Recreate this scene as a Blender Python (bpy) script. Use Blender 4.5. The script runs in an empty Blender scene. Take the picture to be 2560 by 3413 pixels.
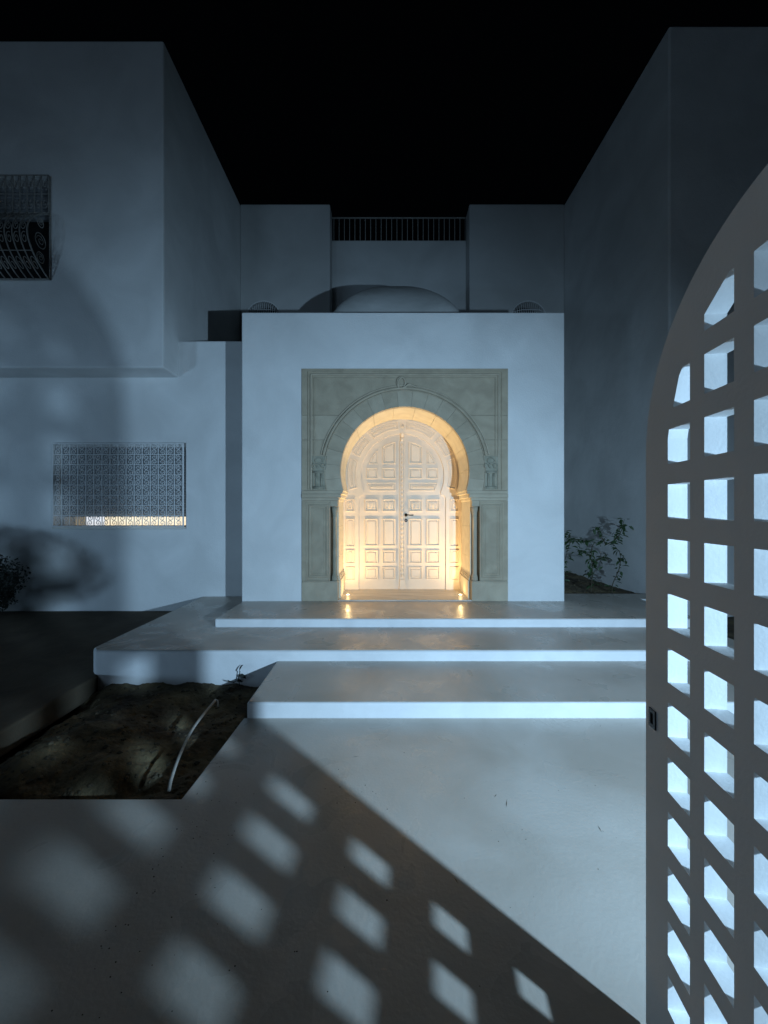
import bpy, bmesh, math, random
from mathutils import Vector, Matrix, noise
from mathutils.geometry import tessellate_polygon
random.seed(7)
PI = math.pi
scene = bpy.context.scene
C = scene.collection

# ---------------------------------------------------------------- camera, world, lights
cam_d = bpy.data.cameras.new("camera"); cam = bpy.data.objects.new("camera", cam_d); C.objects.link(cam)
cam_d.sensor_fit = 'HORIZONTAL'; cam_d.sensor_width = 36; cam_d.lens = 36 * 1281 / 2560
cam_d.clip_start = 0.02; cam_d.clip_end = 500
cam.location = (0, 0, 1.5); cam.rotation_euler = (PI / 2, 0, 0)
scene.camera = cam

w = bpy.data.worlds.new("World"); scene.world = w; w.use_nodes = True
bg = w.node_tree.nodes["Background"]
bg.inputs[0].default_value = (0.25, 0.36, 0.55, 1); bg.inputs[1].default_value = 0.0012

def lamp(name, kind, loc, energy, col, radius, aim=None, size=None, blend=None, soft=None):
    d = bpy.data.lights.new(name, kind); d.energy = energy; d.color = col; d.shadow_soft_size = radius
    if soft:
        d.use_nodes = True; nt = d.node_tree; f = nt.nodes.new("ShaderNodeLightFalloff")
        f.inputs["Strength"].default_value = 1.0; f.inputs["Smooth"].default_value = soft
        nt.links.new(f.outputs["Quadratic"], nt.nodes["Emission"].inputs["Strength"])
    o = bpy.data.objects.new(name, d); C.objects.link(o); o.location = loc
    if kind == 'SPOT':
        d.spot_size = size; d.spot_blend = blend
        o.rotation_euler = (Vector(aim) - Vector(loc)).to_track_quat('-Z', 'Y').to_euler()
    return o
# cool floodlight beyond the gate leaf, right of the camera, aimed at the porch
lamp("flood_lamp", 'SPOT', (1.96, -0.09, 1.345), 1100, (0.45, 0.72, 1.0), 0.034, (0.2, 5.0, 0.35), math.radians(118), 0.95, soft=6.0)
# low cool garden light far to the left, washing the house wall
lamp("garden_lamp", 'SPOT', (-8.5, -2.0, 0.25), 680, (0.40, 0.68, 1.0), 0.50, (-4.2, 5.9, 1.0), math.radians(68), 1.0)
# added cool fill light, an unseen source behind the camera, lifting the walls
lamp("fill_lamp", 'POINT', (-6.0, -9.0, 3.4), 290, (0.46, 0.70, 1.0), 1.4)
# the two recessed warm uplights in the doorway floor
WARM = (1.0, 0.69, 0.31)
DOORL = [(-0.516, 5.50), (1.094, 5.50)]
for lx, ly in DOORL:
    lamp("doorway_lamp", 'SPOT', (lx, ly, 0.331), 122, WARM, 0.012, (lx + (0.03 if lx > 0 else -0.03), ly + 0.10, 1.33), math.radians(166), 1.0, soft=1.2)
    lamp("doorway_lens_glow", 'POINT', (lx, ly, 0.331), 34, WARM, 0.016, soft=1.2)

scene.view_settings.view_transform = 'Standard'; scene.view_settings.look = 'None'
scene.view_settings.exposure = 0.0; scene.view_settings.gamma = 1; scene.view_settings.use_curve_mapping = False
scene.cycles.max_bounces = 8; scene.cycles.diffuse_bounces = 5; scene.cycles.sample_clamp_indirect = 3
scene.cycles.use_denoising = True

# ---------------------------------------------------------------- materials
def mat(name, col, rough=0.8, col2=None, scale=6, bump=0.0, bscale=40, detail=5, metallic=0, spec=0.5, rough2=None, mid=(0.35, 0.7), stretch=None, bump2=0, b2scale=3):
    m = bpy.data.materials.new(name); m.use_nodes = True
    nt = m.node_tree; b = nt.nodes["Principled BSDF"]
    b.inputs["Base Color"].default_value = (*col, 1); b.inputs["Roughness"].default_value = rough
    b.inputs["Metallic"].default_value = metallic; b.inputs["Specular IOR Level"].default_value = spec
    tc = nt.nodes.new("ShaderNodeTexCoord")
    src = tc.outputs["Object"]
    if stretch:
        mp = nt.nodes.new("ShaderNodeMapping"); mp.inputs["Scale"].default_value = stretch
        nt.links.new(src, mp.inputs[0]); src = mp.outputs[0]
    def nz(s, d=detail, dist=0.0):
        n = nt.nodes.new("ShaderNodeTexNoise"); n.inputs["Scale"].default_value = s; n.inputs["Detail"].default_value = d
        n.inputs["Distortion"].default_value = dist
        nt.links.new(src, n.inputs["Vector"]); return n
    if col2 or rough2 is not None:
        n = nz(scale, detail, 0.6)
        if col2:
            r = nt.nodes.new("ShaderNodeValToRGB")
            r.color_ramp.elements[0].position = mid[0]; r.color_ramp.elements[1].position = mid[1]
            r.color_ramp.elements[0].color = (*col, 1); r.color_ramp.elements[1].color = (*col2, 1)
            nt.links.new(n.outputs["Fac"], r.inputs[0]); nt.links.new(r.outputs[0], b.inputs["Base Color"])
        if rough2 is not None:
            n2 = nz(scale * 1.7, 3, 1.0)
            mr = nt.nodes.new("ShaderNodeMapRange"); mr.inputs[1].default_value = 0.50; mr.inputs[2].default_value = 0.66
            mr.inputs[3].default_value = rough2; mr.inputs[4].default_value = rough
            nt.links.new(n2.outputs["Fac"], mr.inputs[0]); nt.links.new(mr.outputs[0], b.inputs["Roughness"])
    prev = None
    for s, k in ((bscale, bump), (b2scale, bump2)):
        if k > 0:
            bn = nt.nodes.new("ShaderNodeBump"); bn.inputs["Strength"].default_value = 1.0; bn.inputs["Distance"].default_value = k
            n = nz(s, 4); nt.links.new(n.outputs["Fac"], bn.inputs["Height"])
            if prev: nt.links.new(prev.outputs[0], bn.inputs["Normal"])
            nt.links.new(bn.outputs[0], b.inputs["Normal"]); prev = bn
    return m
def emis(name, col, st):
    m = bpy.data.materials.new(name); m.use_nodes = True; b = m.node_tree.nodes["Principled BSDF"]
    b.inputs["Base Color"].default_value = (*col, 1)
    b.inputs["Emission Color"].default_value = (*col, 1); b.inputs["Emission Strength"].default_value = st
    return m
M = {}
M['plaster'] = mat("plaster", (0.66, 0.66, 0.65), 0.9, (0.78, 0.78, 0.77), 1.3, 0.0032, 70, bump2=0.006, b2scale=5)
M['plaster_grey'] = mat("plaster_grey", (0.50, 0.50, 0.49), 0.9, (0.60, 0.60, 0.59), 0.9, 0.002, 70, bump2=0.008, b2scale=4)  # slightly darker grey than the main plaster, for the rear walls
M['gate'] = mat("gate_paint", (0.74, 0.74, 0.73), 0.75, (0.80, 0.80, 0.79), 3, 0.0006, 110, bump2=0.0012, b2scale=9)
M['riser'] = mat("riser_paint", (0.72, 0.72, 0.72), 0.8, (0.80, 0.80, 0.80), 4, 0.001, 80, bump2=0.004, b2scale=7)
M['concrete'] = mat("polished_concrete", (0.42, 0.37, 0.315), 0.20, (0.53, 0.485, 0.43), 1.6, 0.0010, 60, rough2=0.38, bump2=0.004, b2scale=4.0)
M['stone'] = mat("carved_stone", (0.34, 0.285, 0.205), 0.85, (0.43, 0.365, 0.265), 5, 0.003, 60, bump2=0.004, b2scale=14)
M['stone2'] = mat("carved_stone_pale", (0.38, 0.32, 0.235), 0.85, (0.47, 0.405, 0.30), 4, 0.003, 55, bump2=0.004, b2scale=12)
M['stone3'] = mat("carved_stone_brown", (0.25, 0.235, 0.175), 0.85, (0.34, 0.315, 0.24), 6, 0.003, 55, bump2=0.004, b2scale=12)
M['lining'] = mat("honed_stone", (0.64, 0.56, 0.42), 0.7, (0.74, 0.66, 0.50), 6, 0.001, 50, bump2=0.002, b2scale=10)
M['door'] = mat("door_paint", (0.72, 0.60, 0.46), 0.45, (0.76, 0.64, 0.50), 5, 0.0003, 60)
M['marble'] = mat("threshold_marble", (0.50, 0.46, 0.40), 0.5, (0.70, 0.66, 0.60), 3.5, 0, stretch=(0.6, 3.0, 1))
M['black'] = mat("black_metal", (0.012, 0.012, 0.012), 0.35, metallic=0.6)
M['iron'] = mat("painted_iron", (0.80, 0.80, 0.80), 0.5, (0.68, 0.68, 0.68), 30)
M['dark_void'] = mat("dark_room", (0.006, 0.006, 0.007), 0.9)
M['steel'] = mat("weathered_steel", (0.34, 0.33, 0.31), 0.6, (0.24, 0.23, 0.21), 30)
M['slat'] = mat("shutter_slat", (0.25, 0.26, 0.27), 0.5, (0.30, 0.31, 0.32), 9)
M['sill'] = mat("marble_sill", (0.66, 0.63, 0.57), 0.4, (0.72, 0.69, 0.62), 8)
M['soil'] = mat("soil", (0.042, 0.029, 0.016), 0.95, (0.19, 0.145, 0.075), 2.6, 0.02, 25, bump2=0.03, b2scale=7)
M['clod'] = mat("clods", (0.06, 0.048, 0.03), 0.95, (0.13, 0.105, 0.065), 9, 0.01, 40)
M['dirt'] = mat("packed_dirt", (0.060, 0.044, 0.027), 0.9, (0.10, 0.076, 0.048), 2.2, 0.004, 30, bump2=0.01, b2scale=5)
M['leaf'] = mat("leaf", (0.025, 0.055, 0.018), 0.55, (0.045, 0.085, 0.03), 12)
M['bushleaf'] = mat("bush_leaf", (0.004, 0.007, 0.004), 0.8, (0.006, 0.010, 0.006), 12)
M['stem'] = mat("stem", (0.06, 0.05, 0.03), 0.8)
M['pipe'] = mat("plastic_pipe", (0.42, 0.40, 0.36), 0.5, (0.52, 0.5, 0.46), 20)
M['dome'] = mat("dome_plaster", (0.50, 0.50, 0.48), 0.9, (0.66, 0.66, 0.64), 1.4, 0.002, 50, bump2=0.01, b2scale=5)
M['lens'] = emis("lit_lens", (1.0, 0.80, 0.50), 14)
M['room'] = emis("lit_room", (1.0, 0.85, 0.60), 0.95)
M['room_white'] = emis("lit_curtain", (0.92, 0.95, 1.0), 0.75)
M['room_dim'] = emis("dim_room", (0.6, 0.52, 0.38), 0.30)

# ---------------------------------------------------------------- helpers
class MB:
    def __init__(s): s.v = []; s.f = []
    def add(s, vs, fs):
        n = len(s.v); s.v += [tuple(v) for v in vs]; s.f += [tuple(i + n for i in f) for f in fs]; return s
    def box(s, x0, x1, y0, y1, z0, z1):
        return s.add([(x0,y0,z0),(x1,y0,z0),(x1,y1,z0),(x0,y1,z0),(x0,y0,z1),(x1,y0,z1),(x1,y1,z1),(x0,y1,z1)],
                     [(0,3,2,1),(4,5,6,7),(0,1,5,4),(1,2,6,5),(2,3,7,6),(3,0,4,7)])
    def prism(s, loops, y0, y1, m=None):
        """2-D loops (first outer, then holes) in (x, z), extruded y0..y1; m maps (x, y, z) to a point"""
        m = m or (lambda x, y, z: (x, y, z))
        flat = [p for l in loops for p in l]; n = len(flat)
        tris = tessellate_polygon([[Vector((p[0], p[1], 0)) for p in l] for l in loops])
        vs = [m(p[0], y0, p[1]) for p in flat] + [m(p[0], y1, p[1]) for p in flat]
        fs = [tuple(t) for t in tris] + [tuple(i + n for i in reversed(t)) for t in tris]
        k = 0
        for l in loops:
            for i in range(len(l)):
                a, b = k + i, k + (i + 1) % len(l); fs.append((a, b, b + n, a + n))
            k += len(l)
        return s.add(vs, fs)
    def tube(s, pts, r, n=6, closed=False, rfn=None):
        pts = [Vector(p) for p in pts]; N = len(pts); vs = []; up = None
        for i, p in enumerate(pts):
            if closed: t = pts[(i + 1) % N] - pts[i - 1]
            else: t = pts[min(i + 1, N - 1)] - pts[max(i - 1, 0)]
            t.normalize()
            if up is None:
                up = Vector((0, 1, 0)) if abs(t.y) < 0.9 else Vector((1, 0, 0))
            a = (up - t * up.dot(t)).normalized(); b = t.cross(a); up = a
            rr = rfn(i / max(1, N - 1)) if rfn else r
            for k in range(n):
                an = 2 * PI * k / n; vs.append(p + (a * math.cos(an) + b * math.sin(an)) * rr)
        fs = []
        for i in range(N if closed else N - 1):
            j = (i + 1) % N
            for k in range(n):
                fs.append((i*n+k, i*n+(k+1) % n, j*n+(k+1) % n, j*n+k))
        if not closed: fs += [tuple(reversed(range(n))), tuple((N-1)*n + k for k in range(n))]
        return s.add(vs, fs)
    def lathe(s, c, prof, n=16):
        vs = []; fs = []
        for (r, z) in prof:
            for k in range(n):
                a = 2*PI*k/n; vs.append((c[0]+r*math.cos(a), c[1]+r*math.sin(a), c[2]+z))
        for i in range(len(prof)-1):
            for k in range(n): fs.append((i*n+k, i*n+(k+1) % n, (i+1)*n+(k+1) % n, (i+1)*n+k))
        fs += [tuple(reversed(range(n))), tuple((len(prof)-1)*n+k for k in range(n))]
        return s.add(vs, fs)
    def mesh(s, name, mt):
        me = bpy.data.meshes.new(name); me.from_pydata(s.v, [], s.f)
        bm = bmesh.new(); bm.from_mesh(me); bmesh.ops.recalc_face_normals(bm, faces=bm.faces); bm.to_mesh(me); bm.free()
        me.materials.append(M[mt]); return me
    def build(s, name, mt, parent=None, smooth=False, bevel=0, segs=2):
        me = s.mesh(name, mt); return link(name, me, parent, smooth, bevel, segs)
def link(name, me, parent=None, smooth=False, bevel=0, segs=2):
    o = bpy.data.objects.new(name, me); C.objects.link(o)
    if parent is not None: setp(o, parent)
    if smooth:
        for p in me.polygons: p.use_smooth = True
    if bevel:
        b = o.modifiers.new("bevel", 'BEVEL'); b.width = bevel; b.segments = segs; b.limit_method = 'ANGLE'; b.angle_limit = math.radians(40)
        b.harden_normals = False
    return o
def setp(o, p):
    o.parent = p
    if p.type == 'EMPTY': o.matrix_parent_inverse = Matrix.Translation(-p.location)
def tag(o, label=None, cat=None, group=None, kind=None):
    if label: o['label'] = label
    if cat: o['category'] = cat
    if group: o['group'] = group
    if kind: o['kind'] = kind
    return o
def thing(name, loc, label, cat, group=None):
    o = bpy.data.objects.new(name, None); C.objects.link(o); o.location = loc; o.empty_display_size = 0.1
    return tag(o, label, cat, group)
def structure(o): o['kind'] = 'structure'; return o
def copy_at(o, parent, loc, rot=None, scale=None):
    c = o.copy(); C.objects.link(c); c.location = loc
    if rot is not None: c.rotation_euler = rot
    if scale is not None: c.scale = scale
    return c
def rect(x0, x1, z0, z1): return [(x0,z0),(x1,z0),(x1,z1),(x0,z1)]
def arc(cx, cz, r, a0, a1, n):   # angles in degrees from +x
    return [(cx + r*math.cos(math.radians(a0+(a1-a0)*i/n)), cz + r*math.sin(math.radians(a0+(a1-a0)*i/n))) for i in range(n+1)]
def area(l): return 0.5*sum(l[i][0]*l[(i+1) % len(l)][1]-l[(i+1) % len(l)][0]*l[i][1] for i in range(len(l)))
def inset(l, d):
    s = 1 if area(l) > 0 else -1; n = len(l); out = []
    for i in range(n):
        p, a, b = Vector(l[i]), Vector(l[i-1]), Vector(l[(i+1) % n])
        e1 = (p-a).normalized(); e2 = (b-p).normalized()
        n1 = Vector((-e1.y, e1.x))*s; n2 = Vector((-e2.y, e2.x))*s
        m = n1+n2; k = max(0.3, 1+n1.dot(n2)); q = p + m*(d/k); out.append((q.x, q.y))
    return out
PROF = [(0,0),(.003,.018),(.013,.018),(.021,.002),(.033,.002),(.044,.013)]
def relief(l, y, prof=PROF, s=1.0):
    """nested-loop moulding standing proud of the plane y towards the camera"""
    b = MB(); n = len(l); loops = [inset(l, d*s) for d, h in prof]
    vs = [(p[0], y-h*s-0.0005, p[1]) for (d, h), lp in zip(prof, loops) for p in lp]
    vs = [(p[0], y+0.004, p[1]) for p in l] + vs
    fs = []
    for i in range(len(prof)):
        for k in range(n): fs.append((i*n+k, i*n+(k+1) % n, (i+1)*n+(k+1) % n, (i+1)*n+k))
    base = len(prof)*n
    for t in tessellate_polygon([[Vector((p[0], p[1], 0)) for p in loops[-1]]]): fs.append(tuple(base+i for i in t))
    return b.add(vs, fs)
def strip(l, wd, y, h, closed=True):
    """a flat raised band following a loop"""
    lp = inset(l, wd); n = len(l); vs = [(p[0],y,p[1]) for p in l]+[(p[0],y-h,p[1]) for p in inset(l, wd*.2)]+[(p[0],y-h,p[1]) for p in inset(l, wd*.8)]+[(p[0],y,p[1]) for p in lp]
    fs = [(r*n+k, r*n+(k+1) % n, (r+1)*n+(k+1) % n, (r+1)*n+k) for r in range(3) for k in range(n)]
    return MB().add(vs, fs)

# ---------------------------------------------------------------- ground, paths and steps
SL, SR = -1.0, 3.55
Y0 = MB(); Y0.prism([[(-14,-10),(14,-10),(14,3.2),(SR,3.2),(SR,2.80),(-1.02,2.80),(-1.06,2.01),(-14,2.01)]], -0.25, 0.0, lambda x, y, z: (x, z, y))
structure(Y0.build("floor", 'concrete', bevel=0.008))
g = MB(); g.prism([[(-60,2.014),(-2.63,2.014),(-2.66,3.53),(-2.78,5.0),(-2.80,5.876),(-60,5.876)]], -0.2, -0.012, lambda x, y, z: (x, z, y))
structure(g.build("path", 'dirt', bevel=0.02))
structure(MB().box(-90, 90, -60, 90, -0.60, -0.50).build("ground", 'dirt'))
def slab(name, x0, x1, y0, y1, z0, z1, capt=0.012):
    """a step: white painted body with a concrete tread lying in it"""
    b = MB().box(x0, x1, y0, y1, z0, z1-0.004); o = structure(b.build(name, 'riser', bevel=0.012, segs=3))
    t = MB().box(x0+0.012, x1-0.012, y0+0.010, y1-0.001, z1-0.0035, z1); c = t.build("tread", 'concrete', o, bevel=0.002, segs=1)
    return o
step_low = slab("step", SL, SR, 2.80, 3.576, -0.30, 0.113)
# broad middle step with a chamfered corner
mid = [(-2.77,5.879),(-2.77,3.66),(-2.69,3.577),(SR,3.577),(SR,4.315),(-1.90,4.315),(-1.90,5.879)]
mb = MB().prism([mid], -0.40, 0.206, lambda x, y, z: (x, z, y)); o = structure(mb.build("step", 'riser', bevel=0.022, segs=3))
MB().prism([inset(mid, 0.018)], 0.2065, 0.210, lambda x, y, z: (x, z, y)).build("tread", 'concrete', o)
landing = [(-1.899,5.179),(-1.90,4.317),(SR,4.317),(SR,5.30),(3.94,5.30),(3.94,5.66),(2.44,5.66),(2.44,5.179)]
mb = MB().prism([landing], -0.2, 0.296, lambda x, y, z: (x, z, y)); o = structure(mb.build("step", 'riser', bevel=0.012, segs=3))
MB().prism([inset(landing, 0.012)], 0.2965, 0.300, lambda x, y, z: (x, z, y)).build("tread", 'concrete', o)

# ---------------------------------------------------------------- soil
def soil_grid(name, x0, x1, y0, y1, hf, nx=60, ny=60, mt='soil'):
    vs = []; fs = []
    for j in range(ny+1):
        for i in range(nx+1):
            x = x0+(x1-x0)*i/nx; y = y0+(y1-y0)*j/ny; vs.append((x, y, hf(x, y)))
    for j in range(ny):
        for i in range(nx): a = j*(nx+1)+i; fs.append((a, a+1, a+nx+2, a+nx+1))
    o = MB().add(vs, fs).build(name, mt, smooth=True); structure(o); return o
def gs(x, y, cx, cy, sx, sy, a): return a*math.exp(-((x-cx)/sx)**2-((y-cy)/sy)**2)
def pit_h(x, y):
    h = -0.17 + 0.05*noise.noise(Vector((x*3, y*3, 0))) + 0.018*noise.noise(Vector((x*9, y*9, 2)))+0.012*noise.noise(Vector((x*26, y*26, 5)))
    h += gs(x, y, -2.05, 2.75, .35, .5, .15) + gs(x, y, -1.65, 2.45, .22, .2, .08) + gs(x, y, -2.3, 2.3, .3, .25, .08)
    h += 0.07*max(0, min(1, (y-3.2)/0.3))
    e = min(x+2.66, -1.03-x, y-2.0); h -= 0.10*max(0, 1-e/0.14)
    return h
soil_grid("soil", -2.70, -1.00, 1.98, 3.60, pit_h, 90, 90)
def bed_h(x, y):
    h = 0.22+0.03*noise.noise(Vector((x*4, y*4, 0)))+0.015*noise.noise(Vector((x*14, y*14, 4)))
    return h + 0.20*max(0, 1-(x-2.4)/1.0)*min(1, max(0, (y-5.66)/0.15))
soil_grid("soil", 2.40, 3.95, 5.655, 8.39, bed_h, 50, 60)
soil_grid("soil", 3.545, 9.0, 3.2, 5.32, lambda x, y: 0.06+0.04*noise.noise(Vector((x*4, y*4, 0))), 60, 30)
def clods(name, label, hf, x0, x1, y0, y1, n, s0, s1):
    b = MB()
    for _ in range(n):
        x = random.uniform(x0, x1); y = random.uniform(y0, y1); s = random.uniform(s0, s1)**1.0
        bm = bmesh.new(); bmesh.ops.create_icosphere(bm, subdivisions=1, radius=s)
        vs = [(x+v.co.x*random.uniform(.7, 1.3), y+v.co.y*random.uniform(.7, 1.3), hf(x, y)+v.co.z*random.uniform(.5, .9)) for v in bm.verts]
        b.add(vs, [[v.index for v in f.verts] for f in bm.faces]); bm.free()
    o = b.build(name, 'clod'); tag(o, label, "soil clods", kind='stuff')
clods("soil_clods", "loose pale clods and pebbles on the sunken soil bed beside the steps", pit_h, -2.6, -1.1, 2.06, 3.5, 420, 0.004, 0.020)
clods("soil_clods", "loose clods scattered in the corner bed right of the porch", bed_h, 2.5, 3.9, 5.75, 7.2, 120, 0.006, 0.02)

# bent pipe lying in the soil bed
P = [(-1.200, 2.86), (-1.26, 2.78), (-1.345, 2.62), (-1.385, 2.45), (-1.345, 2.25), (-1.30, 2.16)]
def cr(pts, n=8):
    out = []; q = [pts[0]]+list(pts)+[pts[-1]]
    for i in range(1, len(q)-2):
        for k in range(n):
            t = k/n; a, b, c, d = (Vector(q[i+j]) for j in (-1, 0, 1, 2))
            out.append(0.5*((2*b)+(c-a)*t+(2*a-5*b+4*c-d)*t*t+(3*b-a-3*c+d)*t**3))
    out.append(Vector(pts[-1])); return out
PP = [(-1.345, 3.067, 0.0), (-1.352, 2.738, -.03), (-1.285, 2.42, -.03), (-1.222, 2.212, -.03), (-1.196, 2.137, -.05)]
pp = MB().tube(cr(PP), 0.0095, 8).tube([(-1.345, 3.067, 0), (-1.325, 3.06, -.005), (-1.30, 3.01, -.02)], 0.007, 6)
tag(pp.build("bent_pipe", 'pipe', smooth=True), "thin white bent pipe lying across the dark soil bed", "pipe")

# ---------------------------------------------------------------- plants
def leaf_mesh(name, L, W, mt):
    vs = [(0,0,0),(L*.35,-W/2,.1*L),(L*.35,0,0),(L*.35,W/2,.1*L),(L*.75,-W*.35,.05*L),(L*.75,0,-.06*L),(L*.75,W*.35,.05*L),(L,0,-.16*L)]
    fs = [(0,1,2),(0,2,3),(1,4,5,2),(2,5,6,3),(4,7,5),(5,7,6)]
    return MB().add(vs, fs).mesh(name, mt)
LM = leaf_mesh("leaf", 0.095, 0.046, 'leaf')
def plant(x, y, z, label, stems):
    t = thing("climbing_plant", (x, y, z), label, "plant", "young climbing plants in the corner bed")
    st = MB(); spots = []
    for path, dens, spread in stems:
        pts = cr([(x+a, y+b, z+c) for a, b, c in path], 6)
        st.tube(pts, .006, 5, rfn=lambda u: .009*(1-u*.75))
        for i in range(int(dens*1.1)):
            k = min(len(pts)-1, int((0.15+0.85*random.random())*len(pts)))
            spots.append(pts[k]+Vector((random.gauss(0, spread), random.gauss(0, spread), random.gauss(0, spread*.6))))
    st.build("stem", 'stem', t, True)
    for p in spots:
        l = link("leaf", LM, t); l.location = p; s = random.uniform(.6, 1.15); l.scale = (s, s, s)
        l.rotation_euler = (random.gauss(0, .5), random.gauss(.3, .4), random.uniform(0, 2*PI))
plant(2.82, 6.05, 0.33, "small plant nearest the porch corner with one upright leafy stem", [
    ([(0,0,0),(-.03,0,.18),(.03,0,.42),(.10,0,.68),(.11,0,.84)], 42, .035), ([(.10,0,.68),(.22,0,.74),(.36,0,.72)], 16, .02), ([(-.02,0,.12),(-.12,0,.30),(-.17,0,.42)], 12, .03)])
plant(3.20, 5.95, 0.26, "middle plant of the corner bed with a dense stalk and spreading tip", [
    ([(0,0,0),(.02,0,.2),(.02,0,.45),(-.06,0,.60),(-.22,0,.66)], 60, .04), ([(.02,0,.42),(.12,0,.50),(.24,0,.58)], 18, .03), ([(0,0,.5),(.03,0,.72),(.12,0,.78)], 10, .02)])
plant(3.52, 5.92, 0.22, "tallest plant in the corner bed standing nearest the side wall", [
    ([(0,0,0),(.0,0,.16),(.10,0,.40),(.12,0,.62),(.02,0,.78)], 34, .03), ([(-.10,0,.78),(.05,0,.86),(.14,0,1.0),(.18,0,1.17)], 46, .035), ([(-.10,0,.78),(-.22,0,.98),(-.26,0,1.06)], 16, .03)])
# little sprout against the middle step
sp = thing("sprout", (-1.33, 3.545, -0.09), "tiny dark sprout growing against the white side of the middle step", "plant")
MB().tube([(-1.33,3.545,-.12),(-1.34,3.54,-.03),(-1.325,3.535,.035)], .004, 5).build("stem", 'bushleaf', sp)
SM = leaf_mesh("leaf", 0.075, 0.05, 'bushleaf')
for i, (a, b, c, r) in enumerate([(-1.33,3.53,.03,-1.2),(-1.335,3.53,.0,.4),(-1.33,3.53,-.03,2.6),(-1.36,3.52,-.05,3.4),(-1.40,3.5,-.075,2.2),(-1.35,3.53,-.06,.2)]):
    l = link("leaf", SM, sp); l.location = (a, b, c); l.rotation_euler = (0.4, r, 0.2*i)
# dark round bush at the left edge
BX, BY, BZ = -6.10, 4.95, 0.0
bt = thing("round_bush", (BX, BY, BZ), "dark dense round bush at the left edge in front of the house wall", "bush")
MB().tube([(BX,BY,-.3),(BX+.02,BY,.2),(BX,BY,.5)], .05, 8, rfn=lambda u: .06-.03*u).build("trunk", 'stem', bt, True)
cb = MB()
for i in range(26000):
    u = random.random()*2*PI; v = math.acos(random.uniform(-1, 1)); d = Vector((math.sin(v)*math.cos(u), math.sin(v)*math.sin(u), math.cos(v)))
    lump = 1+0.16*noise.noise(d*2.6)+.08*noise.noise(d*6)
    r = lump*(random.random()**.28); p = Vector((BX+1.30*r*d.x, BY+.70*r*d.y, .54+.62*r*d.z))
    a = Vector((random.gauss(0,1), random.gauss(0,1), random.gauss(0,1))).normalized(); b2 = a.orthogonal().normalized(); s = random.uniform(.014, .026)
    cb.add([p-a*s, p-b2*s*.5, p+a*s, p+b2*s*.5], [(0,1,2,3)])
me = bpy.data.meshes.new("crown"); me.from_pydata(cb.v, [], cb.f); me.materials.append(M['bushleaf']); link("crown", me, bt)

# ---------------------------------------------------------------- left wing
XL, XR = -3.142, 3.94; TOP = 8.22
lw = thing("left_wing", (-6.5, 6.8, 0), "white two storey house wing on the left with an overhanging upper floor", "building")
# ground floor front wall with the window opening
WX0, WX1, WZ0, WZ1 = -5.058, -3.039, 1.243, 2.560
MB().prism([rect(-22, -1.918, -0.3, 4.12), rect(WX0, WX1, WZ0, WZ1)], 5.88, 8.38).build("wall", 'plaster', lw, bevel=0.02)
# upper floor with its window opening
UX0, UX1, UZ0, UZ1 = -6.15, -4.77, 4.82, 6.27
MB().prism([rect(-22, XL, 3.556, TOP), rect(UX0, UX1, UZ0, UZ1)], 5.476, 8.75).build("wall", 'plaster', lw, bevel=0.025)
MB().box(UX0, UX1, 5.735, 5.757, UZ0, UZ1).build("window_pane", 'dark_void', lw)
sh = MB().box(UX0+.01, UX1-.01, 5.66, 5.70, 5.80, UZ1-.002)
us = sh.build("shutter_box", 'slat', lw)
for i in range(9):
    z = 5.80+i*.05; link("slat", MB().box(UX0+.012, UX1-.012, 5.648, 5.6595, z+.003, z+.046).mesh("slat", 'slat'), us, bevel=.004, segs=1)

# --- ground floor window: roller shutter above a strip of lit room
win = MB().prism([rect(WX0-.0, WX1, WZ0, WZ1), rect(WX0+.045, WX1-.045, WZ0+.045, WZ1-.045)], 6.02, 6.06).build("window_frame", 'plaster', lw)
n = 26; z0 = 1.425; dz = (WZ1-.05-z0)/n
sm = MB().box(WX0+.046, WX1-.046, 5.985, 6.0, z0+.002, z0+dz-.004).mesh("slat", 'slat')
for i in range(n):
    s = link("slat", sm, win, bevel=.003, segs=1); s.location = (0, 0, dz*i)
MB().box(WX0-.4, -4.88, 6.30, 6.31, WZ0+.045, z0+.02).build("curtain", 'room_dim', lw)
MB().box(-4.88, -4.58, 6.30, 6.31, WZ0+.045, z0+.02).build("curtain", 'room_white', lw)
MB().box(-4.58, WX1+.1, 6.30, 6.31, WZ0+.045, z0+.02).build("curtain", 'room', lw)
MB().box(-5.3, -2.8, 6.32, 6.34, 1.0, 2.7).build("wall", 'plaster', lw)
MB().box(WX0+.002, WX1-.002, 5.845, 6.28, WZ0+.001, WZ0+.028).build("sill", 'sill', lw, bevel=.004)
# grille
def spiral(R, turns, n=16, y=0, flip=1, x=0, z=0, a0=0):
    return [(x+flip*R*(1-.80*i/n)*math.cos(a0+turns*2*PI*i/n), y, z+R*(1-.80*i/n)*math.sin(a0+turns*2*PI*i/n)) for i in range(n+1)]
gy = 5.852
gr = strip(rect(WX0+.01, WX1-.01, WZ0+.03, WZ1-.01), .020, gy+.008, .018).build("window_grille", 'iron', lw)
nx_, nz_ = 16, 8; gx0, gx1, gz0, gz1 = WX0+.03, WX1-.03, WZ0+.05, WZ1-.03; cw, ch = (gx1-gx0)/nx_, (gz1-gz0)/nz_
bm_ = MB().box(-.005, .005, -.004, .004, gz0, gz1).mesh("bar", 'iron')
for i in range(1, nx_):
    b = link("bar", bm_, gr); b.location = (gx0+i*cw, gy, 0)
hm = MB().box(gx0, gx1, -.003, .003, -.004, .004).mesh("bar", 'iron')
for j in range(1, nz_):
    b = link("bar", hm, gr); b.location = (0, gy, gz0+j*ch)
R = cw*.40
sm = MB()
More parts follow.
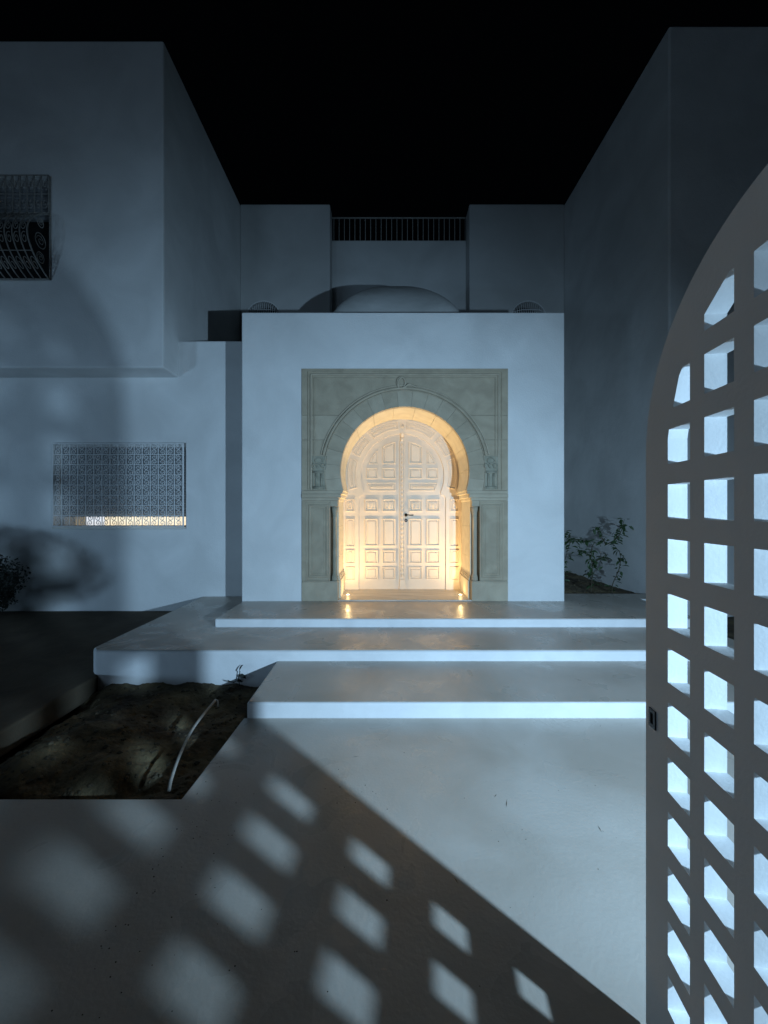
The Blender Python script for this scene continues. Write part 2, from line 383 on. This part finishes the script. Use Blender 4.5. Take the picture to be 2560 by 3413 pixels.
S = spiral(R*.92, 1.35, 16, 0, 1, 0, ch*.24, PI*.5); S2 = [(-p[0], 0, -p[2]) for p in S]
sm.tube(list(reversed(S))+[(R*.3, 0, ch*.30), (0, 0, 0)][0:0], .0056, 4); sm.tube(S2, .0056, 4)

scr = sm.mesh("scroll", 'iron')
for i in range(nx_):
    for j in range(nz_):
        s = link("scroll", scr, gr); s.location = (gx0+(i+.5)*cw, gy, gz0+(j+.5)*ch); s.scale = (1 if i % 2 else -1, 1, 1)

# --- upper belly grille, mapped on a bulging surface
def belly(u, v):   # u 0..1 across (x), v 0..1 up
    prof = 0.05 + 0.36*math.exp(-((v-.22)/.26)**2)*min(1, v/.05)
    prof = 0.03 + 0.33*(math.sin(PI*min(1, v/.62))**.8 if v < .62 else 0)
    side = 1.0
    return (UX0-.02+(UX1-UX0+.04)*u, 5.474-prof*side, UZ0-.02+(UZ1-UZ0+.02)*v)
ug = MB()
ug.tube([belly(0,0), belly(1,0)], .010, 5).tube([(UX1+.02, 5.465, UZ0-.02), (UX1+.02, 5.465, UZ1)], .010, 5)
ug.tube([belly(0,1), belly(1,1)], .010, 5).tube([(UX0-.02, 5.465, UZ0-.02), (UX0-.02, 5.465, UZ1)], .010, 5)
ugo = ug.build("window_grille", 'steel', lw)
for i in range(15):
    u = i/14
    MB().tube([belly(u, k/28) for k in range(29)], .0085, 5).build("bar", 'steel', ugo, True)
for v in (.16, .45, .64, .82):
    MB().tube([belly(0, v), belly(.5, v), belly(1, v)], .006, 4).build("bar", 'steel', ugo)
for i in range(14):
    for j, v in enumerate((.08, .25, .36, .53, .73, .91)):
        u = (i+.5)/14; pts = []
        for k in range(19):
            t = k/18; r = (1-.8*t); pts.append(belly(u+.028*r*math.cos(8.5*t+j), min(1, max(0, v+.05*r*math.sin(8.5*t+j)))))
        MB().tube(pts, .0055, 4).build("scroll", 'steel', ugo)
# the flat end of the bulge: rim bar, large oval and curls seen on the right side
def side_pt(a, b): return (UX1+.02, 5.474-a, UZ0-.02+b)
e = MB().tube([side_pt(.03+.33*math.sin(PI*k/20)**.8, (UZ1-UZ0+.02)*.62*k/20) for k in range(21)], .010, 5)
for dz_, RR in ((.45, .10), (.22, .07), (.70, .06)):
    e.tube([side_pt(.16+RR*.8*math.cos(2*PI*k/20), dz_+RR*math.sin(2*PI*k/20)) for k in range(20)], .006, 4, True)
    e.tube([side_pt(.16+RR*.6*(1-.8*k/16)*math.cos(9*k/16), dz_+RR*.7*(1-.8*k/16)*math.sin(9*k/16)) for k in range(17)], .005, 4)
e.build("end_panel", 'steel', ugo)

# ---------------------------------------------------------------- right wing
rw = thing("right_wing", (7.5, 7.0, 0), "plain white two storey house wing on the right behind the lattice gate", "building")
MB().box(XR, 20, 5.31, 8.75, -0.3, TOP).build("wall", 'plaster', rw, bevel=0.025)
# ---------------------------------------------------------------- rear wing
bw = thing("rear_wing", (0.4, 8.6, 0), "white rear wall of the house between the two wings with a roof terrace", "building")
def arched(cx, r, zb, zc): return [(cx-r, zb), (cx+r, zb)] + arc(cx, zc, r, 0, 180, 16)
PX = [(-2.63, .37), (3.15, .37)]
MB().prism([rect(XL+.002, -1.178, -.3, TOP-.003), arched(-2.63, .37, 4.6, 5.72)], 8.385, 8.75).build("wall", 'plaster_grey', bw, bevel=0.02)
MB().prism([rect(1.865, XR-.002, -.3, TOP), arched(3.15, .37, 4.6, 5.72)], 8.385, 8.75).build("wall", 'plaster_grey', bw, bevel=0.02)
MB().box(-1.3, 2.0, 8.752, 9.1, -.3, 7.69).build("wall", 'plaster_grey', bw, bevel=0.02)
MB().box(-3.2, -1.3, 8.752, 9.1, -.3, TOP).build("wall", 'plaster_grey', bw)
MB().box(2.0, 3.94, 8.752, 9.1, -.3, TOP).build("wall", 'plaster_grey', bw)
for cx, r in PX:
    wf = MB().prism([arched(cx, r-.005, 4.61, 5.715)], 8.62, 8.66).build("window_pane", 'dark_void', bw)
    fr = MB()
    fr.tube([(p[0], 8.375, p[1]) for p in arched(cx, r+.01, 4.62, 5.72)], .012, 5, True)
    fo = fr.build("window_grille", 'iron', bw)
    for k in range(-8, 9):
        x = cx+k*r/8.5; zt = 5.72+math.sqrt(max(0, r*r-(x-cx)**2)); d = .12*math.sqrt(max(0.02, 1-(k/9)**2))
        MB().tube([(x, 8.38-d*.4, 4.63), (x, 8.38-d, 5.0), (x, 8.38-d, 5.72), (x, 8.38-d*.55, zt-.08), (x, 8.38, zt)], .007, 4).build("bar", 'iron', fo)
    for z in (4.9, 5.2, 5.5, 5.72, 5.86): 
        hw = r if z <= 5.72 else math.sqrt(r*r-(z-5.72)**2)
        MB().tube([(cx-hw, 8.37, z), (cx-hw*.5, 8.28, z), (cx+hw*.5, 8.28, z), (cx+hw, 8.37, z)], .007, 4).build("bar", 'iron', fo)
# terrace railing between the two parapets
rl = thing("terrace_railing", (0.34, 8.9, 7.69), "low white metal railing with thin upright bars on the rear roof terrace", "railing")
MB().box(-1.22, 1.93, 8.885, 8.915, 8.295, 8.320).build("top_rail", 'steel', rl, bevel=.005)
MB().box(-1.22, 1.93, 8.885, 8.915, 7.735, 7.755).build("bottom_rail", 'steel', rl, bevel=.005)
bm_ = MB().box(-.008, .008, -.008, .008, 7.755, 8.295).mesh("baluster", 'steel')
for i in range(26):
    b = link("baluster", bm_, rl); b.location = (-1.16+i*.1216, 8.90, 0)

# ---------------------------------------------------------------- porch
CX = 0.28
FZ = lambda cy: 1.5+(1134.5-cy)/554.4
DZ = lambda cy: 1.5+(1134.5-cy)/489.3
FX = lambda dx: dx/554.4
DX = lambda dx: dx/489.3
YF, YD = 5.18, 5.87
po = thing("entrance_porch", (CX, 6.7, 0.3), "white cubic entrance porch with a carved stone arch around a lit double door", "building")
SW, ST = 1.386, 3.427
MB().prism([rect(-1.92, 2.435, 0.19, 4.193), rect(CX-SW+.02, CX+SW-.02, 0.19+.02, ST-.02)], YF, 8.30).build("wall", 'plaster', po, bevel=0.016, segs=3)
ys = YF-0.016
Zi, Zc, RA, RB = 1.788, 2.049, 0.865, 1.083
aN = math.degrees(math.asin((Zi-Zc)/RA)); aB = math.degrees(math.asin((Zi-Zc)/RB))
# spandrel slabs: above the impost, cut round the voussoirs, in two stones each side plus a head course
def mir(l): return [(2*CX-x, z) for x, z in l]
def spandrel(side):
    out = []
    zj = [Zi, 2.47, 2.80]
    for a, b in zip(zj[:-1], zj[1:]):
        l = [(CX+SW, a), (CX+SW, b)]
        pts = []
        za, zb = a, min(b, Zc+RB+.0001)
        if b > Zc+RB: l += [(CX+.0004, b)]
        n = 22
        for i in range(n+1):
            z = zb+(za-zb)*i/n; pts.append((CX+math.sqrt(max(0, (RB+.003)**2-(z-Zc)**2)), z))
        pts[0] = (max(pts[0][0], CX+.0004), pts[0][1])
        l += pts
        l = [(x, z+.0015 if abs(z-a) < 1e-6 else (z-.0015 if abs(z-b) < 1e-6 and b < ST else z)) for x, z in l]
        out.append(l if side > 0 else mir(l))
    return out
k = 0
for sd in (-1, 1):
    for l in spandrel(sd):
        MB().prism([l], ys, YF+.10).build("spandrel_stone", ('stone', 'stone2', 'stone')[k % 3], po, bevel=.002, segs=1); k += 1
hz = 2.8015; xh = math.sqrt((RB+.003)**2-(hz-Zc)**2); ah = math.degrees(math.asin((hz-Zc)/(RB+.003)))
MB().prism([[(CX-SW, hz), (CX-xh, hz)]+arc(CX, Zc, RB+.003, 180-ah, ah, 30)[1:]+[(CX+SW, hz), (CX+SW, ST), (CX-SW, ST)]], ys, YF+.10).build("spandrel_stone", 'stone', po)
# voussoirs running the full depth of the reveal
NV = 19; a0, a1 = aN, 180-aN
for i in range(NV):
    t0 = a0+(a1-a0)*i/NV+.05; t1 = a0+(a1-a0)*(i+1)/NV-.05
    front = arc(CX, Zc, RB, t0, t1, 5)+arc(CX, Zc, RA+.001, t1, t0, 5)
    MB().prism([front], ys-.002+random.uniform(-.001, .001), ys+.06).build("voussoir", random.choice(['stone', 'stone2', 'stone2', 'stone']), po, bevel=.001, segs=1)
NL = 11
for i in range(NL):
    t0 = a0+(a1-a0)*i/NL+.1; t1 = a0+(a1-a0)*(i+1)/NL-.1
    MB().prism([arc(CX, Zc, RA+.07, t0, t1, 8)+arc(CX, Zc, RA, t1, t0, 8)], ys+.0605, YD).build("reveal_stone", 'lining', po)
# ring mouldings
yr = ys-.006
def arctube(R, r, s0, s1, nm, mt='stone'):
    MB().tube([(p[0], yr, p[1]) for p in arc(CX, Zc, R, s0, s1, 64)], r, 8).build(nm, mt, po, True)
arctube(1.112, .020, 11, 169, "arch_moulding"); arctube(1.150, .009, 11, 169, "arch_moulding", 'stone2'); arctube(1.082, .007, aB, 180-aB, "arch_moulding")
# rectangular label moulding
xa, zt = 1.215, 3.300
def label(off, r, mt):
    pts = [(CX-xa-off, yr, 1.80), (CX-xa-off, yr, zt+off), (CX+xa+off, yr, zt+off), (CX+xa+off, yr, 1.80)]
    b = MB()
    for p, q in zip(pts[:-1], pts[1:]): b.tube([p, q], r, 6)
    b.build("frame_moulding", mt, po)
label(0, .007, 'stone'); label(.045, .014, 'stone2'); label(.085, .007, 'stone')
# knot where the label moulding loops into the arch ring
kn = MB()
kn.tube([(CX-.05+.055*math.cos(t*2*PI/20), yr-.004, 3.235+.075*math.sin(t*2*PI/20)) for t in range(20)], .014, 7, True)
kn.tube([(p.x, p.y, p.z) for p in cr([(CX-.16, yr-.006, 3.155), (CX-.02, yr-.014, 3.165), (CX+.05, yr-.018, 3.21), (CX+.09, yr-.008, 3.20), (CX+.16, yr-.004, 3.175)])], .012, 6)
kn.tube([(p.x, p.y, p.z) for p in cr([(CX-.09, yr-.004, 3.16), (CX-.085, yr-.016, 3.25), (CX-.05, yr-.012, 3.30)])], .012, 6)
kn.build("carved_knot", 'stone2', po, True)
# carved pendants at the feet of the arch ring
for sd in (-1, 1):
    x = CX+sd*1.155; b = MB()
    b.prism([[(x-.085, 1.80), (x+.085, 1.80), (x+.085, 2.04), (x+.10, 2.10), (x+.11, 2.25), (x-.11, 2.25), (x-.07, 2.10), (x-.085, 2.04)]], ys-.010, ys+.001)
    o = b.build("carved_pendant", 'stone3', po, bevel=.003, segs=1)
    d = MB()
    for q in (-.035, .035): d.tube([(x+q, ys-.014, 1.845), (x+q, ys-.014, 2.02)], .014, 7)
    d.box(x-.07, x+.07, ys-.030, ys-.008, 1.812, 1.845).box(x-.07, x+.07, ys-.030, ys-.008, 2.02, 2.05)
    for ph in range(3):
        d.tube([(x-.06+.06*ph+.028*math.cos(t), ys-.018, 2.12+.028*math.sin(t)) for t in [i*PI/6 for i in range(10)]], .008, 5)
    d.tube([(x+.05*math.cos(t), ys-.016, 2.19+.035*math.sin(t)) for t in [i*PI/6 for i in range(13)]], .008, 5)
    d.build("relief", 'stone3', o, True)
# lower jambs
def jb(x0, x1, y0, y1, z0, z1, sd, nm, mt, bv=.003):
    a, b = (CX+x0, CX+x1) if sd > 0 else (CX-x1, CX-x0)
    return MB().box(a, b, y0, y1, z0, z1).build(nm, mt, po, bevel=bv, segs=1)
zc0, zc1 = .600, 1.575
for sd in (-1, 1):
    jb(.925, SW, ys+.10, YD, .30, 1.652, sd, "jamb_stone", 'stone')
    for z0, z1 in ((.30, .88), (.882, 1.30), (1.302, 1.652)): jb(.900, .9245, ys+.10, YD-.001, z0, z1, sd, "reveal_stone", 'lining', .001)
    jb(.900, SW, ys, ys+.0995, .30, zc0-.03, sd, "jamb_stone", 'stone2')           # plinth block
    jb(1.006, SW, ys, ys+.0995, zc0-.028, 1.652, sd, "jamb_stone", 'stone')
    jb(.900, 1.004, ys, ys+.0995, zc1, 1.652, sd, "jamb_stone", 'stone2')
    # panel with a rope of mouldings
    l = rect(CX+1.03, CX+1.295, .62, 1.60); l = l if sd > 0 else mir(l)
    relief(l, ys, [(0,0),(.008,.012),(.022,.012),(.036,.001),(.045,.001),(.050,.006),(.056,.006),(.060,.001)]).build("carved_panel", 'stone', po)
    l = rect(CX+1.012, CX+1.325, .575, 1.63); l = l if sd > 0 else mir(l)
    strip(l, .010, ys, .006).build("frame_moulding", 'stone2', po)
    jb(.905, SW-.01, ys-.012, ys-.0005, .552, .572, sd, "base_moulding", 'stone2', .004)
    # colonnette with base and capital
    c = (CX+sd*.948, ys+.050, 0)
    pr = [(.046,.572),(.046,.60),(.040,.61),(.045,.625),(.034,.65),(.029,.67),(.028,1.42),(.035,1.43),(.028,1.44),(.030,1.47),(.044,1.53),(.046,1.573)]
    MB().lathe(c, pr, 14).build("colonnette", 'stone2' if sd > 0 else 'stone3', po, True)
    # impost: three stepped bands returning into the reveal
    for (z0, z1, ww, pj) in ((1.653, 1.690, .888, .006), (1.691, 1.742, .862, .018), (1.743, 1.787, .836, .010)):
        jb(ww, SW-.002, ys-pj, ys+.0595, z0, z1, sd, "impost_moulding", 'stone2', .004)
        jb(ww+.001, .98, ys+.060, YD-.002, z0, z1, sd, "impost_moulding", 'lining', .006)
    # stepped base of the reveal
    jb(.872, .8995, ys+.0998, YD-.002, .316, .56, sd, "base_moulding", 'lining', .003)
    jb(.882, .8995, ys+.0998, YD-.002, .561, .60, sd, "base_moulding", 'lining', .006)
    jb(.890, .8995, ys+.0998, YD-.002, .601, .625, sd, "base_moulding", 'lining', .004)
# threshold
MB().box(CX-.8995, CX+.8995, ys+.004, YD+.05, .300, .315).build("threshold", 'marble', po, bevel=.003)
for x in (-.31, .29):
    pass

# recessed uplights
for i, (lx, ly) in enumerate(DOORL):
    t = thing("recessed_uplight", (lx, ly, .315), ["small round uplight in the doorway floor by the left jamb", "small round uplight in the doorway floor by the right jamb"][i], "floor light", "recessed lights in the doorway floor")
    MB().lathe((lx, ly, .3155), [(.034, 0), (.034, .003), (.024, .004), (.022, .002)], 20).build("trim_ring", 'iron', t, True)
    MB().lathe((lx, ly, .3155), [(.021, .001), (.019, .004), (.010, .005)], 20).build("lens", 'lens', t, True)

# ---- door frame (fixed surround of the leaves)
wj = .905
def outline(wj, Zb, Ra, Zc_, zn, n=48):
    an = math.degrees(math.asin((zn-Zc_)/Ra))
    return [(CX-wj, Zb), (CX+wj, Zb)] + [(CX+wj, zn-.10)] + arc(CX, Zc_, Ra, an, 180-an, n) + [(CX-wj, zn-.10)]
# opening for the leaves in crop units
ro = DX(313); zco = DZ(863); zn_ = DZ(985); wo = DX(326); zs = DZ(1040)
an = math.degrees(math.asin((zn_-zco)/ro)); xn = ro*math.cos(math.radians(an))
sh_r = arc(CX+xn+.004, zs-.004, wo-xn-.004, 0, 90, 8)
opening = [(CX-wo, .316), (CX+wo, .316)] + [(CX+wo, zs-.06)] + sh_r[1:] + arc(CX, zco, ro, an, 180-an, 48) + list(reversed(mir(sh_r)[1:])) + [(CX-wo, zs-.06)]
big = [(CX-1.1, .3155), (CX+1.1, .3155), (CX+1.1, 3.1), (CX-1.1, 3.1)]
df = MB().prism([big, opening], YD, YD+.06).build("door_frame", 'door', po)
def dpanel(l, parent, y, s=1.0, prof=PROF): return relief(l, y, prof, s).build("panel", 'door', parent)
NP = [(0,0),(.003,.015),(.012,.015),(.017,.002),(.026,.002),(.034,.008)]
rel_arch = None
def ornament(parent, pts_list, r=.0045):
    b = MB()
    for p in pts_list: b.tube(p, r, 5)
    b.build("relief", 'door', parent, True)
for sd in (-1, 1):
    f = (lambda l: l) if sd > 0 else mir
    xa_, xb_ = CX+DX(355), CX+DX(423)
    for r0, r1 in ((1038, 1132), (1185, 1395), (1418, 1520), (1545, 1645)):
        p = dpanel(f(rect(xa_, xb_, DZ(r1), DZ(r0))), df, YD, 1.0, NP)
        if r0 == 1038:
            c = CX+sd*(DX(389)); z = DZ(1085)
            ornament(p, [[(c-.022, YD-.012, z-.045), (c-.022, YD-.012, z+.01)]+[(c+.022*math.cos(t), YD-.014, z+.01+.03*math.sin(t)) for t in [PI*(1-i/8) for i in range(9)]]+[(c+.022, YD-.012, z-.045)], [(c-.03, YD-.012, z-.045), (c+.03, YD-.012, z-.045)]])
        if r0 in (1185, 1418):
            c = CX+sd*(DX(389)); z0_, z1_ = DZ(r1)+.03, DZ(r0)-.03
            strip([(c-.026, z0_+.012), (c-.018, z0_), (c+.018, z0_), (c+.026, z0_+.012), (c+.026, z1_-.012), (c+.018, z1_), (c-.018, z1_), (c-.026, z1_-.012)], .004, YD-.008, .004).build("relief", 'door', p)
    for t0, t1 in ((5, 38), (44, 66), (71, 105)):
        ra, rb = DX(347), DX(409)
        l = arc(CX, zco, rb, 90-t1, 90-t0, 10)+arc(CX, zco, ra, 90-t0, 90-t1, 10)
        p = dpanel(f(l), df, YD, .8, NP)
        o_ = []
        rm = (ra+rb)/2; m_ = int((t1-t0)/3.6)
        for ph in (0, PI):
            line = []
            for i in range(m_*4+1):
                th = math.radians(90-(t0+2.5+(t1-t0-5)*i/(m_*4))); rr = rm+.016*math.sin(i*PI/2.6+ph)
                line.append((CX+sd*rr*math.cos(th), YD-.009-.003*math.cos(i*PI/2.6+ph), zco+rr*math.sin(th)))
            o_.append(line)
        ornament(p, o_, .0042)
# centre boss on the frame
kb = MB().tube([(CX+.028*math.cos(t*PI/8), YD-.006, DZ(490)+.032*math.sin(t*PI/8)) for t in range(16)], .006, 6, True)
kb.tube([(CX+.012*math.cos(t*PI/5), YD-.008, DZ(490)+.014*math.sin(t*PI/5)) for t in range(10)], .005, 5, True)
kb.build("carved_boss", 'door', df, True)

# ---- leaves
YL = YD+.030
bigR = ro+.03
def leafshape():
    a = arc(CX, zco, bigR, 90, math.degrees(math.asin((zn_-zco)/bigR)), 24)
    l = [(CX+.0015, DZ(1714))] + [(CX+.0015, zco+bigR)] + a[1:] + [(CX+wo+.03, zn_), (CX+wo+.03, DZ(1714))]
    return l
rows = [(1038,1132,'arch'),(1185,1390,'tall'),(1420,1520,'oct'),(1545,1640,'bars')]
for sd in (-1, 1):
    f = (lambda l: l) if sd > 0 else mir
    lf = MB().prism([f(leafshape())], YL, YL+.05).build("door_leaf", 'door', po)
    cols = [(DX(49), DX(151)), (DX(181), DX(282))]
    def P_(l, s=1.0, prof=PROF): return dpanel(f(l), lf, YL, s, prof)
    # top: slanted inner panel and the curved triangle
    P_([(CX+DX(49), DZ(775)), (CX+DX(150), DZ(775)), (CX+DX(150), DZ(645)), (CX+DX(118), DZ(627)), (CX+DX(85), DZ(614)), (CX+DX(49), DZ(606))])
    P_([(CX+DX(184), DZ(775)), (CX+DX(254), DZ(775)), (CX+DX(236), DZ(735)), (CX+DX(212), DZ(698)), (CX+DX(184), DZ(668))], .62)
    for a, b in ((49, 151), (183, 270)):
        p = P_(rect(CX+DX(a), CX+DX(b), DZ(886), DZ(804)), .85)
        c = CX+sd*DX((a+b)/2); z = DZ(845); hw = DX(b-a)/2-.045; hh = .035
        if a == 49: lp = [(c-hw, z+hh), (c-hw, z-hh+.022), (c-hw+.02, z-hh), (c+hw-.02, z-hh), (c+hw, z-hh+.022), (c+hw, z+hh)]
        else: lp = [(c-hw, z-hh), (c-hw*.4, z-hh), (c-hw*.4, z-hh*.5), (c+hw*.4, z-hh*.5), (c+hw*.4, z-hh), (c+hw, z-hh), (c+hw, z+hh), (c+hw*.4, z+hh), (c+hw*.4, z+hh*.5), (c-hw*.4, z+hh*.5), (c-hw*.4, z+hh), (c-hw, z+hh)]
        strip(lp, .006, YL-.006, .006).build("relief", 'door', p)
    p = P_([(CX+DX(50), DZ(976)), (CX+DX(245), DZ(976)), (CX+DX(268), DZ(914)), (CX+DX(50), DZ(914))], .7)
    xs0, xs1, zz = DX(72), DX(235), DZ(945); o_ = []
    for ph in (0, PI):
        o_.append([(CX+sd*(xs0+(xs1-xs0)*i/48), YL-.010-.003*math.cos(i*PI/4+ph), zz+.022*math.sin(i*PI/4+ph)) for i in range(49)])
    for q in range(12):
        o_.append([(CX+sd*(xs0+(xs1-xs0)*(q+.5)/12)+.007*math.cos(t*PI/3), YL-.010, zz+.007*math.sin(t*PI/3)) for t in range(7)])
    ornament(p, o_, .005)
    for r0, r1, kd in rows:
        for a, b in cols:
            x0_, x1_ = CX+a, CX+b; p = P_(rect(x0_, x1_, DZ(r1), DZ(r0)))
            c = CX+sd*(a+b)/2; z = (DZ(r0)+DZ(r1))/2; hw = (b-a)/2-.046; hh = (DZ(r0)-DZ(r1))/2-.040
            if kd == 'arch':
                o_ = []
                for q in (-.029, .029):
                    o_.append([(c+q-.022, YL-.012, z-.042), (c+q-.022, YL-.012, z+.012)]+[(c+q+.022*math.cos(t), YL-.014, z+.012+.026*math.sin(t)) for t in [PI*(1-i/8) for i in range(9)]]+[(c+q+.022, YL-.012, z-.042)])
                    o_.append([(c+q+.009*math.cos(t*PI/4), YL-.012, z+.008+.009*math.sin(t*PI/4)) for t in range(9)])
                o_.append([(c-.058, YL-.013, z-.046), (c+.058, YL-.013, z-.046)])
                ornament(p, o_)
            elif kd in ('tall', 'oct'):
                q = .022; lp = [(c-hw, z-hh+q), (c-hw+q, z-hh), (c+hw-q, z-hh), (c+hw, z-hh+q), (c+hw, z+hh-q), (c+hw-q, z+hh), (c-hw+q, z+hh), (c-hw, z+hh-q)]
                strip(lp, .007, YL-.008, .006).build("relief", 'door', p)
            else:
                for q in (-1, 1):
                    strip(rect(c+q*.030-.022, c+q*.030+.022, z-.045, z+.045), .005, YL-.008, .004).build("relief", 'door', p)
    if sd < 0: left_leaf = lf
    else: right_leaf = lf
# astragal on the left leaf with its carved beads
asx = CX-.002
MB().box(asx-.036, asx+.036, YL-.020, YL-.0005, DZ(1640), DZ(602)).build("astragal", 'door', left_leaf, bevel=.005)
ag = MB().lathe((asx, YL-.016, DZ(548)-.055), [(.010, 0), (.030, .006), (.026, .030), (.036, .040), (.040, .055), (.030, .062)], 16)
ag.box(asx-.026, asx+.026, YL-.026, YL-.0005, DZ(604), DZ(575)); ag.build("finial", 'door', left_leaf, True)
MB().prism([[(asx-.050, DZ(1713)), (asx+.050, DZ(1713)), (asx+.042, DZ(1690)), (asx+.040, DZ(1655)), (asx+.034, DZ(1640)), (asx-.034, DZ(1640)), (asx-.040, DZ(1655)), (asx-.042, DZ(1690))]], YL-.028, YL-.0005).build("astragal_foot", 'door', left_leaf, bevel=.005)
bd = MB()
bd.add([(0,-.020,-.031),(.016,-.012,0),(0,-.026,0),(-.016,-.012,0),(0,-.020,.031),(0,-.004,0)], [(0,1,2),(0,2,3),(1,4,2),(2,4,3),(0,3,5),(0,5,1),(4,3,5),(4,5,1)])
bmh = bd.mesh("bead", 'door'); nb = 30; z0b, z1b = DZ(1625), DZ(618)
for i in range(nb):
    b = link("bead", bmh, left_leaf); b.location = (asx, YL-.018, z0b+(z1b-z0b)*(i+.5)/nb)
for q in (-1, 1):
    MB().box(asx+q*.030-.004, asx+q*.030+.004, YL-.026, YL-.0195, DZ(1638), DZ(606)).build("bead_rail", 'door', left_leaf, bevel=.002)
# handle and lock rose
hx, hz = CX+DX(28), DZ(1157)
hb = MB().tube([(hx, YL-.002, hz), (hx, YL-.012, hz)], .025, 18)
hb.tube([(hx, YL-.010, hz), (hx, YL-.050, hz)], .009, 8)
hb.tube([(p.x, p.y, p.z) for p in cr([(hx, YL-.052, hz), (hx+.03, YL-.055, hz+.002), (hx+.07, YL-.056, hz-.003), (hx+.112, YL-.052, hz+.001)])], .008, 8)
hb.build("handle", 'black', right_leaf, True)
kb = MB().lathe((0, 0, 0), [(.011, 0), (.011, .006), (.025, .009), (.025, 0)], 20)
kk = MB(); kk.add([(v[0]+hx, YL-.001-v[2], v[1]+DZ(1198)) for v in kb.v], kb.f); kk.build("lock_rose", 'black', right_leaf, True)
MB().box(hx-.004, hx+.004, YL-.010, YL-.0075, DZ(1198)-.010, DZ(1198)+.010).build("keyhole", 'iron', right_leaf)

# ---- dome on the porch roof
dm = thing("roof_dome", (0.18, 6.85, 4.19), "low white plaster dome with groined sides on the porch roof", "dome")
vs = []; fs = []; NS = 64; NR = 18
for j in range(NR+1):
    t = (PI/2)*j/NR; a = 1.14*max(0,math.cos(t))**1.65; h = 1.31*math.sin(t)
    for i in range(NS):
        an = 2*PI*(i+.5)/NS; ca, sa = math.cos(an), math.sin(an); e_ = 2/9
        vs.append((.20+a*math.copysign(abs(ca)**e_, ca), 6.85+a*.92*math.copysign(abs(sa)**e_, sa), 4.19+h))
for j in range(NR):
    for i in range(NS): fs.append((j*NS+i, j*NS+(i+1) % NS, (j+1)*NS+(i+1) % NS, (j+1)*NS+i))
MB().add(vs, fs).build("dome_shell", 'dome', dm, True)

# ---------------------------------------------------------------- lattice gate leaf
v = .141
G0 = Vector((5.295*v, 7.77*v, 0)); gd = Vector((-.121, -.993, 0)).normalized(); gn = Vector((.993, -.121, 0)).normalized(); gt = .33*v
def gmap(s, t, z): p = G0+gd*s+gn*t; return (p.x, p.y, z)
GW = .957; GR = GW/2; gz_s = 1.662; gb = .045
gout = [(0, gb), (GW, gb)]+arc(GR, gz_s, GR, 0, 180, 64)
ri = .362
clip = [(GR-ri-.02, -1), (GR+ri+.02, -1)]+arc(GR, gz_s, ri+.012, 0, 180, 9)
clip = [(GR-ri-.02, -1), (GR+ri+.02, -1), (GR+ri+.02, gz_s)]+arc(GR, gz_s, ri+.012, 10, 170, 9)+[(GR-ri-.02, gz_s)]
def clip_poly(sub, cl):
    out = sub
    for i in range(len(cl)):
        a, b = cl[i], cl[(i+1) % len(cl)]; inp = out; out = []
        side = lambda p: (b[0]-a[0])*(p[1]-a[1])-(b[1]-a[1])*(p[0]-a[0])
        for k in range(len(inp)):
            p, q = inp[k-1], inp[k]; sp_, sq = side(p), side(q)
            if (sp_ >= 0) != (sq >= 0):
                t = sp_/(sp_-sq); out.append((p[0]+t*(q[0]-p[0]), p[1]+t*(q[1]-p[1])))
            if sq >= 0: out.append(q)
        if not out: return []
    return out
holes = []
for i in range(6):
    s0 = .7253*v+i*.947*v; s1 = s0+.604*v
    for k in range(-7, 10):
        z1 = 1.5-(.494+k)*v; z0 = z1-.628*v
        h = clip_poly(rect(s0, s1, z0, z1), clip)
        # clean duplicates
        hh = []
        for p in h:
            if not hh or (Vector(p)-Vector(hh[-1])).length > 1e-4: hh.append(p)
        if len(hh) > 2 and (Vector(hh[0])-Vector(hh[-1])).length < 1e-4: hh.pop()
        if len(hh) >= 3 and area(hh) > .0011: holes.append(hh)
gt_ = thing("lattice_gate", (G0.x, G0.y, 0), "white arched gate leaf pierced by a grid of square holes standing open at right", "gate")
MB().prism([gout]+holes, 0, gt, gmap).build("lattice_panel", 'gate', gt_, bevel=.0025, segs=2)
kp = MB(); kp.prism([rect(.020, .050, .905, .955), rect(.028, .042, .915, .945)], -.0035, .004, gmap)
kp.build("lock_plate", 'black', gt_); kq = MB(); kq.prism([rect(.028, .042, .915, .945)], -.0008, .003, gmap); kq.build("keyhole", 'dark_void', gt_)
for hz_ in (.35, 1.45):
    MB().tube([gmap(GW+.012, gt/2, hz_-.05), gmap(GW+.012, gt/2, hz_+.05)], .012, 10).build("hinge", 'iron', gt_, True)

# short scratches and a little grit lying on the paving
sc_ = MB()
for (x, y, L, a) in ((.62, 1.95, .06, 1.2), (.58, 2.02, .03, .9), (1.02, 1.80, .04, 1.5), (-.20, 2.35, .05, .2), (.30, 1.55, .03, 2.0)):
    dx, dy = math.cos(a)*L, math.sin(a)*L; nx2, ny2 = -math.sin(a)*.0018, math.cos(a)*.0018
    sc_.add([(x, y, .0006), (x+dx*.5+nx2, y+dy*.5+ny2, .0010), (x+dx, y+dy, .0006), (x+dx*.5-nx2, y+dy*.5-ny2, .0010)], [(0, 1, 2, 3)])
for _ in range(260):
    x = random.uniform(-1.0, 3.0); y = 0.9+random.random()**1.4*1.85; q = random.uniform(.0012, .0032)
    if random.random() < .35: x = -1.0+random.random()**2*.3
    sc_.add([(x-q, y, 0), (x, y-q, 0), (x+q, y, 0), (x, y+q, 0), (x, y, q)], [(0, 1, 4), (1, 2, 4), (2, 3, 4), (3, 0, 4)])
tag(sc_.build("grit", 'clod'), "fine grit and a few scratches on the pale courtyard paving", "grit", kind='stuff')
